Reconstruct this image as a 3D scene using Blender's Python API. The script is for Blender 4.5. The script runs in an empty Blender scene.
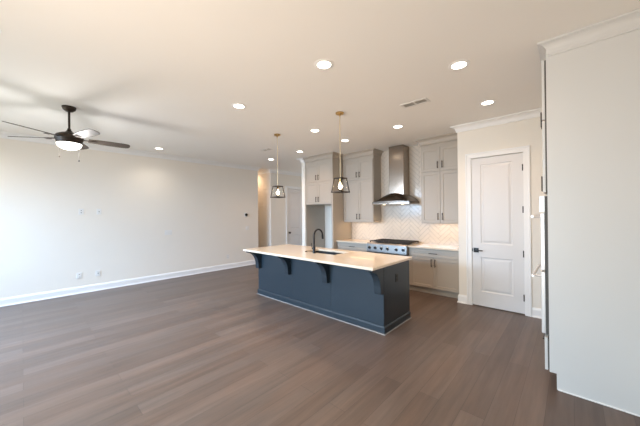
import bpy, bmesh, math, random
from mathutils import Vector, Matrix
random.seed(7)
PI = math.pi
sc = bpy.context.scene
COL = sc.collection

# ------------------------------------------------------------------ camera
YAW, PITCH, ROLL = math.radians(42.59), math.radians(0.153), math.radians(-0.586)
cy, sy = math.cos(YAW), math.sin(YAW)
fwd = Vector((-sy * math.cos(PITCH), cy * math.cos(PITCH), math.sin(PITCH)))
r0 = Vector((cy, sy, 0)); u0 = r0.cross(fwd)
rt = math.cos(ROLL) * r0 + math.sin(ROLL) * u0
up = -math.sin(ROLL) * r0 + math.cos(ROLL) * u0
cam = bpy.data.cameras.new('camera'); cam.sensor_width = 36; cam.sensor_fit = 'HORIZONTAL'
cam.lens = 273.98 * 36 / 640; cam.clip_start = 0.02
camo = bpy.data.objects.new('camera', cam); COL.objects.link(camo)
camo.matrix_world = Matrix(((rt.x, up.x, -fwd.x, 0), (rt.y, up.y, -fwd.y, 0), (rt.z, up.z, -fwd.z, 1.552), (0, 0, 0, 1)))
sc.camera = camo

# ------------------------------------------------------------------ exposure, sky, daylight
vs = sc.view_settings
vs.view_transform = 'Standard'; vs.look = 'None'; vs.gamma = 1.0; vs.use_curve_mapping = False
vs.exposure = 0.05
sc.cycles.max_bounces = 10; sc.cycles.diffuse_bounces = 7; sc.cycles.glossy_bounces = 4
sc.cycles.caustics_reflective = False; sc.cycles.caustics_refractive = False
sc.cycles.sample_clamp_indirect = 6.0
SKY = 1.0
world = bpy.data.worlds.new('sky'); sc.world = world; world.use_nodes = True
wn = world.node_tree.nodes; wl = world.node_tree.links
bgn = wn['Background']
bgn.inputs['Color'].default_value = (0.78, 0.89, 1.0, 1); bgn.inputs['Strength'].default_value = SKY

SKYC, SKYC2 = (0.49, 0.71, 1.0), (0.66, 0.88, 1.0)        # skylight: living-room windows, glass door
GNDC, GNDC2 = (1.0, 0.95, 0.74), (1.0, 0.82, 0.64)        # added upward fill lamps outside the openings
WARM = (1.0, 0.635, 0.385)                                   # ceiling cans
CAN_W = 50.0
SOFT = (1.0, 0.90, 0.77); SOFT_W = 140.0                       # living-area cans
WIN_W = [(60.0, 4.2), (60.0, 4.2), (23.0, 16.5)]
# windows of the rear wall: x0, x1, z0, z1
WINS = [(-6.9, -5.2, 0.3, 2.6), (-5.0, -3.3, 0.3, 2.6), (-2.7, -0.5, 0.06, 2.45)]
YR = -2.2
def area(name, loc, rot, sx, sy_, watts, color, spread=PI):
    l = bpy.data.lights.new(name, 'AREA'); l.shape = 'RECTANGLE'; l.size = sx; l.size_y = sy_
    l.energy = watts; l.color = color; l.spread = spread
    o = bpy.data.objects.new(name, l); COL.objects.link(o); o.location = loc; o.rotation_euler = rot
    return o
# each opening lets in skylight from above and upward fill for the ceiling from an added lamp
for k, ((a, b, c, d), (ws, wg)) in enumerate(zip(WINS, WIN_W)):
    h = (d - c) / 2
    area('window_skylight', ((a + b) / 2, YR - 0.30, d - h / 2), (math.radians(90 - 32), 0, 0), b - a, h, ws * (b - a) * h, SKYC2 if k == 2 else SKYC, math.radians(95))
    area('added_upward_fill', ((a + b) / 2, YR - 0.30, c + h / 2), (math.radians(90 + 34), 0, 0), b - a, h, wg * (b - a) * h, GNDC2 if k == 2 else GNDC, math.radians(80))

# ------------------------------------------------------------------ materials
def mat(name, col, rough=0.5, metal=0.0, spec=0.5, noise=0.0, nscale=8.0, bump=0.0, bscale=200.0, coat=0.0):
    m = bpy.data.materials.new(name); m.use_nodes = True
    nt = m.node_tree; b = nt.nodes['Principled BSDF']
    b.inputs['Base Color'].default_value = (*col, 1); b.inputs['Roughness'].default_value = rough
    b.inputs['Metallic'].default_value = metal; b.inputs['Specular IOR Level'].default_value = spec
    b.inputs['Coat Weight'].default_value = coat
    tc = nt.nodes.new('ShaderNodeTexCoord')
    if noise:
        n = nt.nodes.new('ShaderNodeTexNoise'); n.inputs['Scale'].default_value = nscale; n.inputs['Detail'].default_value = 5
        nt.links.new(tc.outputs['Object'], n.inputs['Vector'])
        mx = nt.nodes.new('ShaderNodeMix'); mx.data_type = 'RGBA'
        mx.inputs[6].default_value = (*[c * (1 - noise) for c in col], 1); mx.inputs[7].default_value = (*[min(1, c * (1 + noise)) for c in col], 1)
        nt.links.new(n.outputs['Fac'], mx.inputs[0]); nt.links.new(mx.outputs[2], b.inputs['Base Color'])
    if bump:
        n2 = nt.nodes.new('ShaderNodeTexNoise'); n2.inputs['Scale'].default_value = bscale
        nt.links.new(tc.outputs['Object'], n2.inputs['Vector'])
        bp = nt.nodes.new('ShaderNodeBump'); bp.inputs['Strength'].default_value = bump; bp.inputs['Distance'].default_value = 0.002
        nt.links.new(n2.outputs['Fac'], bp.inputs['Height']); nt.links.new(bp.outputs['Normal'], b.inputs['Normal'])
    return m
def emit(name, col, strength):
    m = bpy.data.materials.new(name); m.use_nodes = True
    nt = m.node_tree; nt.nodes.clear()
    e = nt.nodes.new('ShaderNodeEmission'); e.inputs[0].default_value = (*col, 1); e.inputs[1].default_value = strength
    o = nt.nodes.new('ShaderNodeOutputMaterial'); nt.links.new(e.outputs[0], o.inputs[0])
    return m
M = {}
M['wall'] = mat('wall_paint', (0.87, 0.83, 0.76), 0.75, spec=0.25, noise=0.012, nscale=3, bump=0.06, bscale=260)
M['ceiling'] = mat('ceiling_paint', (0.90, 0.89, 0.865), 0.85, spec=0.15, noise=0.01, nscale=2)
M['trim'] = mat('white_trim_paint', (0.89, 0.895, 0.895), 0.35, noise=0.01, nscale=4)
M['door'] = mat('white_door_paint', (0.76, 0.755, 0.755), 0.38, noise=0.01, nscale=4)
M['cab'] = mat('greige_cabinet_paint', (0.455, 0.405, 0.345), 0.42, noise=0.02, nscale=5)
M['tower'] = mat('pale_grey_panel_paint', (0.70, 0.715, 0.72), 0.40, noise=0.015, nscale=2)
M['navy'] = mat('slate_blue_cabinet_paint', (0.020, 0.031, 0.041), 0.36, noise=0.06, nscale=3)
M['quartz'] = mat('white_quartz', (0.80, 0.69, 0.56), 0.11, noise=0.035, nscale=14, coat=0.2)
M['steel'] = mat('stainless_steel', (0.40, 0.37, 0.335), 0.22, metal=1.0, noise=0.05, nscale=30)
M['panel_steel'] = mat('satin_steel', (0.26, 0.245, 0.23), 0.34, metal=0.9, noise=0.02, nscale=4)
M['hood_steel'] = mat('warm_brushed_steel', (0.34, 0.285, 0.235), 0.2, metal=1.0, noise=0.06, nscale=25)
M['oven_steel'] = mat('bright_stainless_steel', (0.86, 0.86, 0.87), 0.38, metal=0.55, noise=0.03, nscale=25)
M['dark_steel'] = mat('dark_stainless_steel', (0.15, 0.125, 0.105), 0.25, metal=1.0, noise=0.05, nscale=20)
M['iron'] = mat('black_cast_iron', (0.022, 0.018, 0.016), 0.6, noise=0.2, nscale=40)
M['black'] = mat('matte_black_metal', (0.012, 0.012, 0.013), 0.35, metal=0.3, noise=0.1, nscale=30)
M['sink'] = mat('black_composite_sink', (0.018, 0.018, 0.02), 0.5, noise=0.2, nscale=60)
M['bronze'] = mat('dark_bronze_metal', (0.045, 0.034, 0.026), 0.42, metal=0.6, noise=0.1, nscale=20)
M['brass'] = mat('brushed_brass', (0.62, 0.43, 0.19), 0.28, metal=1.0, noise=0.06, nscale=20)
M['rod'] = mat('satin_brass_rod', (0.72, 0.60, 0.40), 0.35, metal=0.7, noise=0.05, nscale=20)
M['plastic'] = mat('white_plastic', (0.84, 0.84, 0.82), 0.4, noise=0.01, nscale=10)
M['slot'] = mat('dark_slot_plastic', (0.05, 0.05, 0.05), 0.5, noise=0.1, nscale=30)
M['vent'] = mat('white_vent_metal', (0.78, 0.77, 0.75), 0.45, noise=0.02, nscale=10)
M['ventdark'] = mat('grey_vent_duct', (0.42, 0.40, 0.37), 0.7, noise=0.1, nscale=20)
M['blade'] = mat('dark_walnut_fan_blade', (0.075, 0.058, 0.044), 0.55, noise=0.25, nscale=18)
M['tile'] = mat('white_glazed_tile', (0.70, 0.62, 0.53), 0.16, noise=0.02, nscale=6)
M['grout'] = mat('pale_grout', (0.41, 0.365, 0.32), 0.85, noise=0.05, nscale=40)
M['ovenglass'] = mat('oven_door_glass', (0.03, 0.03, 0.033), 0.06, noise=0.05, nscale=5)
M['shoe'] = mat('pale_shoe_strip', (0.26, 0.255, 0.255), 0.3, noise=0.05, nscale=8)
M['gap'] = mat('painted_gap_shade', (0.10, 0.095, 0.09), 0.6, noise=0.05, nscale=10)  # dark colour standing for the shade inside door gaps
M['can'] = emit('can_light_lens', (1.0, 0.90, 0.74), 14.0)
M['bulb'] = emit('filament_bulb', (1.0, 0.82, 0.56), 24.0)
M['bowl'] = emit('fan_light_bowl', (1.0, 0.95, 0.86), 6.0)
M['led'] = emit('under_cabinet_led', (1.0, 0.80, 0.55), 6.0)

def glass():
    m = bpy.data.materials.new('clear_glass'); m.use_nodes = True
    nt = m.node_tree; nt.nodes.clear()
    t = nt.nodes.new('ShaderNodeBsdfTransparent'); g = nt.nodes.new('ShaderNodeBsdfGlossy'); g.inputs['Roughness'].default_value = 0.03
    lw = nt.nodes.new('ShaderNodeFresnel'); lw.inputs[0].default_value = 1.10
    mx = nt.nodes.new('ShaderNodeMixShader'); o = nt.nodes.new('ShaderNodeOutputMaterial')
    nt.links.new(lw.outputs[0], mx.inputs[0]); nt.links.new(t.outputs[0], mx.inputs[1]); nt.links.new(g.outputs[0], mx.inputs[2])
    nt.links.new(mx.outputs[0], o.inputs[0])
    return m
M['glass'] = glass()

def floor_mat():
    m = bpy.data.materials.new('brown_oak_planks'); m.use_nodes = True
    nt = m.node_tree; b = nt.nodes['Principled BSDF']; L = nt.links.new
    tc = nt.nodes.new('ShaderNodeTexCoord')
    mp = nt.nodes.new('ShaderNodeMapping'); mp.inputs['Rotation'].default_value = (0, 0, PI / 2)
    L(tc.outputs['Object'], mp.inputs['Vector'])
    br = nt.nodes.new('ShaderNodeTexBrick')
    br.offset = 0.37; br.offset_frequency = 2
    br.inputs['Color1'].default_value = (0.108, 0.078, 0.063, 1); br.inputs['Color2'].default_value = (0.150, 0.113, 0.094, 1)
    br.inputs['Mortar'].default_value = (0.06, 0.045, 0.038, 1)
    br.inputs['Scale'].default_value = 1.0; br.inputs['Mortar Size'].default_value = 0.0016; br.inputs['Mortar Smooth'].default_value = 0.3
    br.inputs['Bias'].default_value = -0.1; br.inputs['Brick Width'].default_value = 1.7; br.inputs['Row Height'].default_value = 0.165
    L(mp.outputs[0], br.inputs['Vector'])
    mp2 = nt.nodes.new('ShaderNodeMapping'); mp2.inputs['Scale'].default_value = (9.0, 0.55, 1)
    L(tc.outputs['Object'], mp2.inputs['Vector'])
    n = nt.nodes.new('ShaderNodeTexNoise'); n.inputs['Scale'].default_value = 2.2; n.inputs['Detail'].default_value = 8; n.inputs['Roughness'].default_value = 0.65
    L(mp2.outputs[0], n.inputs['Vector'])
    cr = nt.nodes.new('ShaderNodeValToRGB')
    cr.color_ramp.elements[0].position = 0.25; cr.color_ramp.elements[0].color = (0.72, 0.72, 0.72, 1)
    cr.color_ramp.elements[1].position = 0.75; cr.color_ramp.elements[1].color = (1.2, 1.2, 1.2, 1)
    L(n.outputs['Fac'], cr.inputs[0])
    mx = nt.nodes.new('ShaderNodeMix'); mx.data_type = 'RGBA'; mx.blend_type = 'MULTIPLY'; mx.inputs[0].default_value = 1.0
    L(br.outputs['Color'], mx.inputs[6]); L(cr.outputs[0], mx.inputs[7])
    mp3 = nt.nodes.new('ShaderNodeMapping'); mp3.inputs['Scale'].default_value = (3.5, 0.9, 1); L(tc.outputs['Object'], mp3.inputs['Vector'])
    n3 = nt.nodes.new('ShaderNodeTexNoise'); n3.inputs['Scale'].default_value = 1.3; n3.inputs['Detail'].default_value = 3; L(mp3.outputs[0], n3.inputs['Vector'])
    c3 = nt.nodes.new('ShaderNodeValToRGB'); c3.color_ramp.elements[0].position = 0.35; c3.color_ramp.elements[1].position = 0.68
    c3.color_ramp.elements[0].color = (0.95, 0.97, 1.0, 1); c3.color_ramp.elements[1].color = (1.05, 0.97, 0.93, 1); L(n3.outputs['Fac'], c3.inputs[0])
    m3 = nt.nodes.new('ShaderNodeMix'); m3.data_type = 'RGBA'; m3.blend_type = 'MULTIPLY'; m3.inputs[0].default_value = 1.0
    L(mx.outputs[2], m3.inputs[6]); L(c3.outputs[0], m3.inputs[7]); L(m3.outputs[2], b.inputs['Base Color'])
    b.inputs['Roughness'].default_value = 0.38; b.inputs['Specular IOR Level'].default_value = 0.5
    bp = nt.nodes.new('ShaderNodeBump'); bp.inputs['Strength'].default_value = 0.25; bp.inputs['Distance'].default_value = 0.002
    L(br.outputs['Fac'], bp.inputs['Height']); bp.invert = True; L(bp.outputs['Normal'], b.inputs['Normal'])
    return m
M['floor'] = floor_mat()

# ------------------------------------------------------------------ mesh helpers
class MB:
    def __init__(s): s.bm = bmesh.new()
    def box(s, x0, x1, y0, y1, z0, z1, bevel=0.0, seg=2):
        r = bmesh.ops.create_cube(s.bm, size=1.0); vs_ = r['verts']
        for v in vs_:
            v.co = Vector(((x0 + x1) / 2 + v.co.x * (x1 - x0), (y0 + y1) / 2 + v.co.y * (y1 - y0), (z0 + z1) / 2 + v.co.z * (z1 - z0)))
        if bevel:
            es = list({e for v in vs_ for e in v.link_edges})
            bmesh.ops.bevel(s.bm, geom=es, offset=bevel, segments=seg, affect='EDGES', profile=0.5)
        return s
    def prism(s, poly, axis, a, b):
        """poly: 2D points; axis 'x': poly=(y,z); 'y': poly=(x,z); 'z': poly=(x,y)"""
        def P(p, t):
            return {'x': (t, p[0], p[1]), 'y': (p[0], t, p[1]), 'z': (p[0], p[1], t)}[axis]
        A = [s.bm.verts.new(P(p, a)) for p in poly]; B = [s.bm.verts.new(P(p, b)) for p in poly]
        n = len(poly)
        s.bm.faces.new(A); s.bm.faces.new(B[::-1])
        for i in range(n): s.bm.faces.new((A[i], B[i], B[(i + 1) % n], A[(i + 1) % n]))
        return s
    def lathe(s, prof, c=(0, 0, 0), seg=24):
        rings = []
        for (r, z) in prof:
            if r < 1e-6: rings.append([s.bm.verts.new((c[0], c[1], c[2] + z))])
            else: rings.append([s.bm.verts.new((c[0] + r * math.cos(2 * PI * i / seg), c[1] + r * math.sin(2 * PI * i / seg), c[2] + z)) for i in range(seg)])
        for A, B in zip(rings, rings[1:]):
            for i in range(seg):
                j = (i + 1) % seg
                if len(A) == 1 and len(B) == 1: break
                if len(A) == 1: s.bm.faces.new((A[0], B[i], B[j]))
                elif len(B) == 1: s.bm.faces.new((A[i], B[0], A[j]))
                else: s.bm.faces.new((A[i], B[i], B[j], A[j]))
        for R in (rings[0], rings[-1]):
            if len(R) > 1: s.bm.faces.new(R)
        return s
    def tube(s, pts, rad, seg=10):
        pts = [Vector(p) for p in pts]; rings = []
        prev = None
        for i, p in enumerate(pts):
            d = (pts[min(i + 1, len(pts) - 1)] - pts[max(i - 1, 0)]).normalized()
            if prev is None:
                a = Vector((0, 0, 1)) if abs(d.z) < 0.9 else Vector((1, 0, 0))
                x = d.cross(a).normalized()
            else:
                x = (prev - d * prev.dot(d)).normalized()
            prev = x; y = d.cross(x)
            rr = rad[i] if isinstance(rad, (list, tuple)) else rad
            rings.append([s.bm.verts.new(p + rr * (math.cos(2 * PI * k / seg) * x + math.sin(2 * PI * k / seg) * y)) for k in range(seg)])
        for A, B in zip(rings, rings[1:]):
            for k in range(seg): s.bm.faces.new((A[k], A[(k + 1) % seg], B[(k + 1) % seg], B[k]))
        s.bm.faces.new(rings[0][::-1]); s.bm.faces.new(rings[-1])
        return s
    def sweep(s, path, prof):
        """path: XY points walked with the room on the right; prof: closed (out, z) outline; mitred corners"""
        P = [Vector((p[0], p[1])) for p in path]; rings = []
        for i, p in enumerate(P):
            ns = []
            if i > 0: d = (P[i] - P[i - 1]).normalized(); ns.append(Vector((d.y, -d.x)))
            if i < len(P) - 1: d = (P[i + 1] - P[i]).normalized(); ns.append(Vector((d.y, -d.x)))
            if len(ns) == 2:
                n = (ns[0] + ns[1]) / (1 + ns[0].dot(ns[1]))
            else: n = ns[0]
            rings.append([s.bm.verts.new((p.x + n.x * o, p.y + n.y * o, z)) for (o, z) in prof])
        m = len(prof)
        for A, B in zip(rings, rings[1:]):
            for k in range(m): s.bm.faces.new((A[k], B[k], B[(k + 1) % m], A[(k + 1) % m]))
        s.bm.faces.new(rings[0]); s.bm.faces.new(rings[-1][::-1])
        return s
    def shaker(s, x0, x1, z0, z1, yf, t=0.02, rail=0.055, rec=0.009):
        """five-piece door or drawer front facing -Y, front face at yf"""
        def q(xa, xb, za, zb, y): return [s.bm.verts.new(c) for c in ((xa, y, za), (xb, y, za), (xb, y, zb), (xa, y, zb))]
        c = 0.0015
        Bk = q(x0, x1, z0, z1, yf + t); O0 = q(x0, x1, z0, z1, yf + c); O = q(x0 + c, x1 - c, z0 + c, z1 - c, yf)
        I = q(x0 + rail, x1 - rail, z0 + rail, z1 - rail, yf); R = q(x0 + rail + 0.004, x1 - rail - 0.004, z0 + rail + 0.004, z1 - rail - 0.004, yf + rec)
        for A, B in ((Bk, O0), (O0, O), (O, I), (I, R)):
            for i in range(4): s.bm.faces.new((A[i], A[(i + 1) % 4], B[(i + 1) % 4], B[i]))
        s.bm.faces.new(R); s.bm.faces.new(Bk[::-1])
        return s
    def build(s, name, m, parent=None, smooth=None):
        bmesh.ops.recalc_face_normals(s.bm, faces=s.bm.faces)
        me = bpy.data.meshes.new(name); s.bm.to_mesh(me); s.bm.free()
        me.materials.append(m)
        o = bpy.data.objects.new(name, me); COL.objects.link(o)
        if parent: o.parent = parent
        if smooth:
            for p in me.polygons: p.use_smooth = True
            try: me.set_sharp_from_angle(angle=math.radians(smooth))
            except Exception: pass
        return o
def tag(o, label, cat, group=None):
    o['label'] = label; o['category'] = cat
    if group: o['group'] = group
    return o
def thing(name, loc, label, cat, group=None, rz=0.0):
    o = bpy.data.objects.new(name, None); COL.objects.link(o); o.location = loc; o.rotation_euler = (0, 0, rz)
    o.empty_display_size = 0.1
    return tag(o, label, cat, group)
def struct(o): o['kind'] = 'structure'; return o
def copy_thing(src, label, loc=None):
    r = src.copy(); COL.objects.link(r); r['label'] = label
    if loc is not None: r.location = loc
    for ch in src.children:
        c = ch.copy(); COL.objects.link(c); c.parent = r
        for g in ch.children:
            d = g.copy(); COL.objects.link(d); d.parent = c
    return r
def spot(name, loc, watts, color, angle=150, blend=0.8, radius=0.05):
    l = bpy.data.lights.new(name, 'SPOT'); l.energy = watts; l.color = color; l.spot_size = math.radians(angle); l.spot_blend = blend
    l.shadow_soft_size = radius
    o = bpy.data.objects.new(name, l); COL.objects.link(o); o.location = loc
    return o

# ------------------------------------------------------------------ room shell
XL, XR, YB, YP, ZC = -7.3, 0.48, 5.87, 5.10, 3.03
XW = -1.445           # west face of the pantry block
XS0, XS1 = -5.345, -5.225   # stub wall beside the fridge alcove
T = 0.14
struct(MB().box(-9.7, XR + T, YR - T, 8.0, -0.12, 0.0).build('floor', M['floor']))
struct(MB().box(-9.7, XR + T, YR - T, 8.0, ZC, ZC + 0.14).build('ceiling', M['ceiling']))
struct(MB().box(XL - T, XL, YR - T, 5.05, 0, ZC).build('wall_left', M['wall']))
struct(MB().box(XR, XR + T, YR - T, YP + T, 0, ZC).build('wall_right', M['wall']))
w = MB()   # rear wall with three openings
xs = [XL] + [v for q in WINS for v in (q[0], q[1])] + [XR]
for i in range(0, len(xs), 2): w.box(xs[i], xs[i + 1], YR - T, YR, 0, ZC)
for (a, b, c, d) in WINS:
    w.box(a, b, YR - T, YR, d, ZC)
    if c > 0.02: w.box(a, b, YR - T, YR, 0, c)
struct(w.build('wall_rear', M['wall']))
for k, (a, b, c, d) in enumerate(WINS):
    f = MB(); t = 0.05
    f.box(a, a + t, YR - 0.09, YR + 0.012, c, d, 0.004).box(b - t, b, YR - 0.09, YR + 0.012, c, d, 0.004)
    f.box(a + t, b - t, YR - 0.09, YR + 0.012, d - t, d, 0.004).box(a + t, b - t, YR - 0.09, YR + 0.012, c, c + t, 0.004)
    n = 2 if b - a < 2 else 4
    for i in range(1, n): x = a + (b - a) * i / n; f.box(x - 0.02, x + 0.02, YR - 0.075, YR - 0.03, c + t, d - t)
    wo = struct(f.build('window_%d' % (k + 1), M['trim']))
    MB().box(a + t, b - t, YR - 0.058, YR - 0.052, c + t, d - t).build('pane', M['glass'], wo)
struct(MB().box(XS0, XW + 0.3, YB, YB + T, 0, ZC).build('wall_kitchen', M['wall']))
struct(MB().box(XS0, XS1, YP, YB, 0, ZC).box(XS0, XS1, YB + T, 7.5, 0, ZC).build('wall_alcove', M['wall']))
D0, D1, DT = -1.24, -0.527, 2.452
pw = MB().box(XW, D0, YP, YP + T, 0, ZC).box(D1, XR, YP, YP + T, 0, ZC).box(D0, D1, YP, YP + T, DT, ZC).box(XW, XW + T, YP + T, YB, 0, ZC)
struct(pw.build('wall_pantry', M['wall']))
struct(MB().box(-1.3, XR, YB + 0.3, YB + 0.4, 0, ZC).build('wall_pantry_inner', M['wall']))
HD0, HD1, HY = 6.27, 7.03, 5.55
hw = MB().box(XL - T, XL, HY, HD0, 0, ZC).box(XL - T, XL, HD1, 7.5, 0, ZC).box(XL - T, XL, HD0, HD1, DT, ZC).box(-9.6, XL - T, HY, HY + T, 0, ZC)
struct(hw.build('wall_hall', M['wall']))
struct(MB().box(-9.6, XL - T, 4.91, 5.05, 0, ZC).build('wall_corridor', M['wall']))
struct(MB().box(-9.7, -9.6, 4.91, HY + T, 0, ZC).build('wall_corridor_end', M['wall']))
struct(MB().box(XL - T, XS1, 7.5, 7.6, 0, ZC).build('wall_hall_end', M['wall']))

# crown mouldings and baseboards
def crown_prof(zt=ZC, h=0.105, o=0.09):
    z0 = zt - h
    pts = [(0, zt), (o, zt), (o, zt - 0.013)]
    for i in range(0, 7):
        a = i / 6 * PI / 2
        pts.append((o - 0.008 - (o - 0.026) * math.sin(a) , zt - 0.02 - (h - 0.04) * (1 - math.cos(a))))
    pts += [(0.018, z0 + 0.008), (0.012, z0), (0, z0)]
    return pts
def base_prof(h=0.138, t=0.016):
    return [(0, 0), (t + 0.012, 0), (t + 0.012, 0.008), (t + 0.008, 0.016), (t, 0.02), (t, h - 0.03), (t - 0.005, h - 0.012), (t - 0.010, h), (0, h)]
CP, BP = crown_prof(), base_prof()
left_path = [(XL, YR), (XL, 5.05), (-9.6, 5.05)]
hall_path = [(-9.6, HY), (XL, HY), (XL, 7.5), (XS0, 7.5), (XS0, YP), (XS1 - 0.004, YP)]
pan_path = [(XW, 5.44), (XW, YP), (XR, YP)]
rear_path = [(XR, YR), (XL, YR)]
struct(MB().sweep(left_path, CP).build('trim_1', M['trim']))
struct(MB().sweep(hall_path, CP).build('trim_2', M['trim']))
struct(MB().sweep(pan_path, CP).build('trim_3', M['trim']))
struct(MB().sweep(left_path, BP).build('baseboard_left', M['trim']))
struct(MB().sweep([(-9.6, HY), (XL, HY), (XL, HD0 - 0.085)], BP).build('baseboard_hall', M['trim']))
struct(MB().sweep([(XL, HD1 + 0.085), (XL, 7.5), (XS0, 7.5), (XS0, YP), (XS1 - 0.004, YP)], BP).build('baseboard_alcove', M['trim']))
struct(MB().sweep([(XW, 5.22), (XW, YP), (D0 - 0.082, YP)], BP).sweep([(D1 + 0.082, YP), (XR, YP)], BP).build('baseboard_pantry', M['trim']))

# pantry door casing and door
def casing(x0, x1, zt, wd=0.078, t=0.02):
    """door casing on a wall facing -Y at y = 0: mitred stepped profile"""
    prof = [(-0.004, 0), (-0.004, t - 0.005), (0.004, t - 0.002), (wd - 0.022, t), (wd - 0.018, t + 0.007), (wd, t + 0.007), (wd, 0)]
    b = MB(); rings = []
    for (px, pz, sx, sz) in ((x0, 0, -1, 0), (x0, zt, -1, 1), (x1, zt, 1, 1), (x1, 0, 1, 0)):
        rings.append([b.bm.verts.new((px + sx * o, -d, pz + sz * o)) for o, d in prof])
    m_ = len(prof)
    for A, B in zip(rings, rings[1:]):
        for k in range(m_): b.bm.faces.new((A[k], B[k], B[(k + 1) % m_], A[(k + 1) % m_]))
    b.bm.faces.new(rings[0]); b.bm.faces.new(rings[-1][::-1])
    return b
cz = struct(casing(D0, D1, DT).build('trim_4', M['trim'])); cz.location = (0, YP - 0.0005, 0)
def panel_door(w_, h_, panels, t=0.035):
    """slab facing -Y, x 0..w, z 0..h with raised panels set in grooves"""
    b = MB(); bm = b.bm
    xs_ = sorted({0.0, w_} | {p[0] for p in panels} | {p[1] for p in panels}); zs_ = sorted({0.0, h_} | {p[2] for p in panels} | {p[3] for p in panels})
    V = {}
    def v(x, y, z):
        k = (round(x, 5), round(y, 5), round(z, 5))
        if k not in V: V[k] = bm.verts.new((x, y, z))
        return V[k]
    for i in range(len(xs_) - 1):
        for j in range(len(zs_) - 1):
            a, c, d, e = xs_[i], xs_[i + 1], zs_[j], zs_[j + 1]
            isp = any(abs(p[0] - a) < 1e-6 and abs(p[1] - c) < 1e-6 and abs(p[2] - d) < 1e-6 and abs(p[3] - e) < 1e-6 for p in panels)
            if not isp: bm.faces.new((v(a, 0, d), v(c, 0, d), v(c, 0, e), v(a, 0, e)))
            else:
                prev = None
                for (ins, y) in ((0, 0), (0.008, 0.010), (0.022, 0.011), (0.05, 0.003)):
                    q = [v(a + ins, y, d + ins), v(c - ins, y, d + ins), v(c - ins, y, e - ins), v(a + ins, y, e - ins)]
                    if prev:
                        for k in range(4): bm.faces.new((prev[k], prev[(k + 1) % 4], q[(k + 1) % 4], q[k]))
                    prev = q
                bm.faces.new(prev)
    q0 = [(0, 0), (w_, 0), (w_, h_), (0, h_)]
    bk = [bm.verts.new((x, t, z)) for x, z in q0]; bm.faces.new(bk[::-1])
    fr = [bm.verts.new((x, 0, z)) for x, z in q0]
    for k in range(4): bm.faces.new((fr[k], fr[(k + 1) % 4], bk[(k + 1) % 4], bk[k]))
    bmesh.ops.remove_doubles(bm, verts=bm.verts, dist=1e-5)
    return b
dw = D1 - D0 - 0.008
dr = struct(panel_door(dw, 2.425, [(0.13, dw - 0.14, 0.235, 0.80), (0.13, dw - 0.14, 1.02, 2.32)]).build('door_1', M['door']))
dr.location = (D0 + 0.004, YP + 0.004, 0.014)
lv = MB().box(0.024, 0.098, -0.012, 0, 0.872, 0.946, 0.003).tube([(0.061, 0, 0.909), (0.061, -0.045, 0.909)], 0.011).box(0.05, 0.165, -0.055, -0.040, 0.899, 0.917, 0.004).build('door_handle', M['black'], dr, 40)
MB().box(-0.004, 0.012, -0.003, 0.002, 0.885, 0.935).build('strike_plate', M['black'], dr)
for z in (2.205, 1.57, 0.90, 0.24):
    MB().tube([(dw + 0.003, -0.012, z - 0.05), (dw + 0.003, -0.012, z + 0.05)], 0.0085, 8).box(dw - 0.016, dw + 0.012, -0.008, 0.0, z - 0.05, z + 0.05).build('hinge', M['black'], dr)
# hall door on the x = XL wall (faces +x)
hz = struct(casing(0, HD1 - HD0, DT).build('trim_5', M['trim'])); hz.location = (XL + 0.0005, HD0, 0); hz.rotation_euler = (0, 0, PI / 2)
hw_ = HD1 - HD0 - 0.008
hd = struct(panel_door(hw_, 2.43, [(0.13, hw_ - 0.13, 0.235, 0.80), (0.13, hw_ - 0.13, 1.02, 2.32)]).build('door_2', M['door']))
hd.location = (XL - 0.004, HD0 + 0.004, 0.012); hd.rotation_euler = (0, 0, PI / 2)
MB().lathe([(0.0, -0.002), (0.03, -0.002), (0.03, 0.008), (0.012, 0.014), (0.012, 0.032), (0.028, 0.04), (0.032, 0.055), (0.022, 0.066), (0, 0.07)], seg=16).build('door_knob', M['black'], hd, 40)
kn = hd.children[-1]; kn.location = (0.07, 0, 0.885); kn.rotation_euler = (PI / 2, 0, 0)

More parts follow.
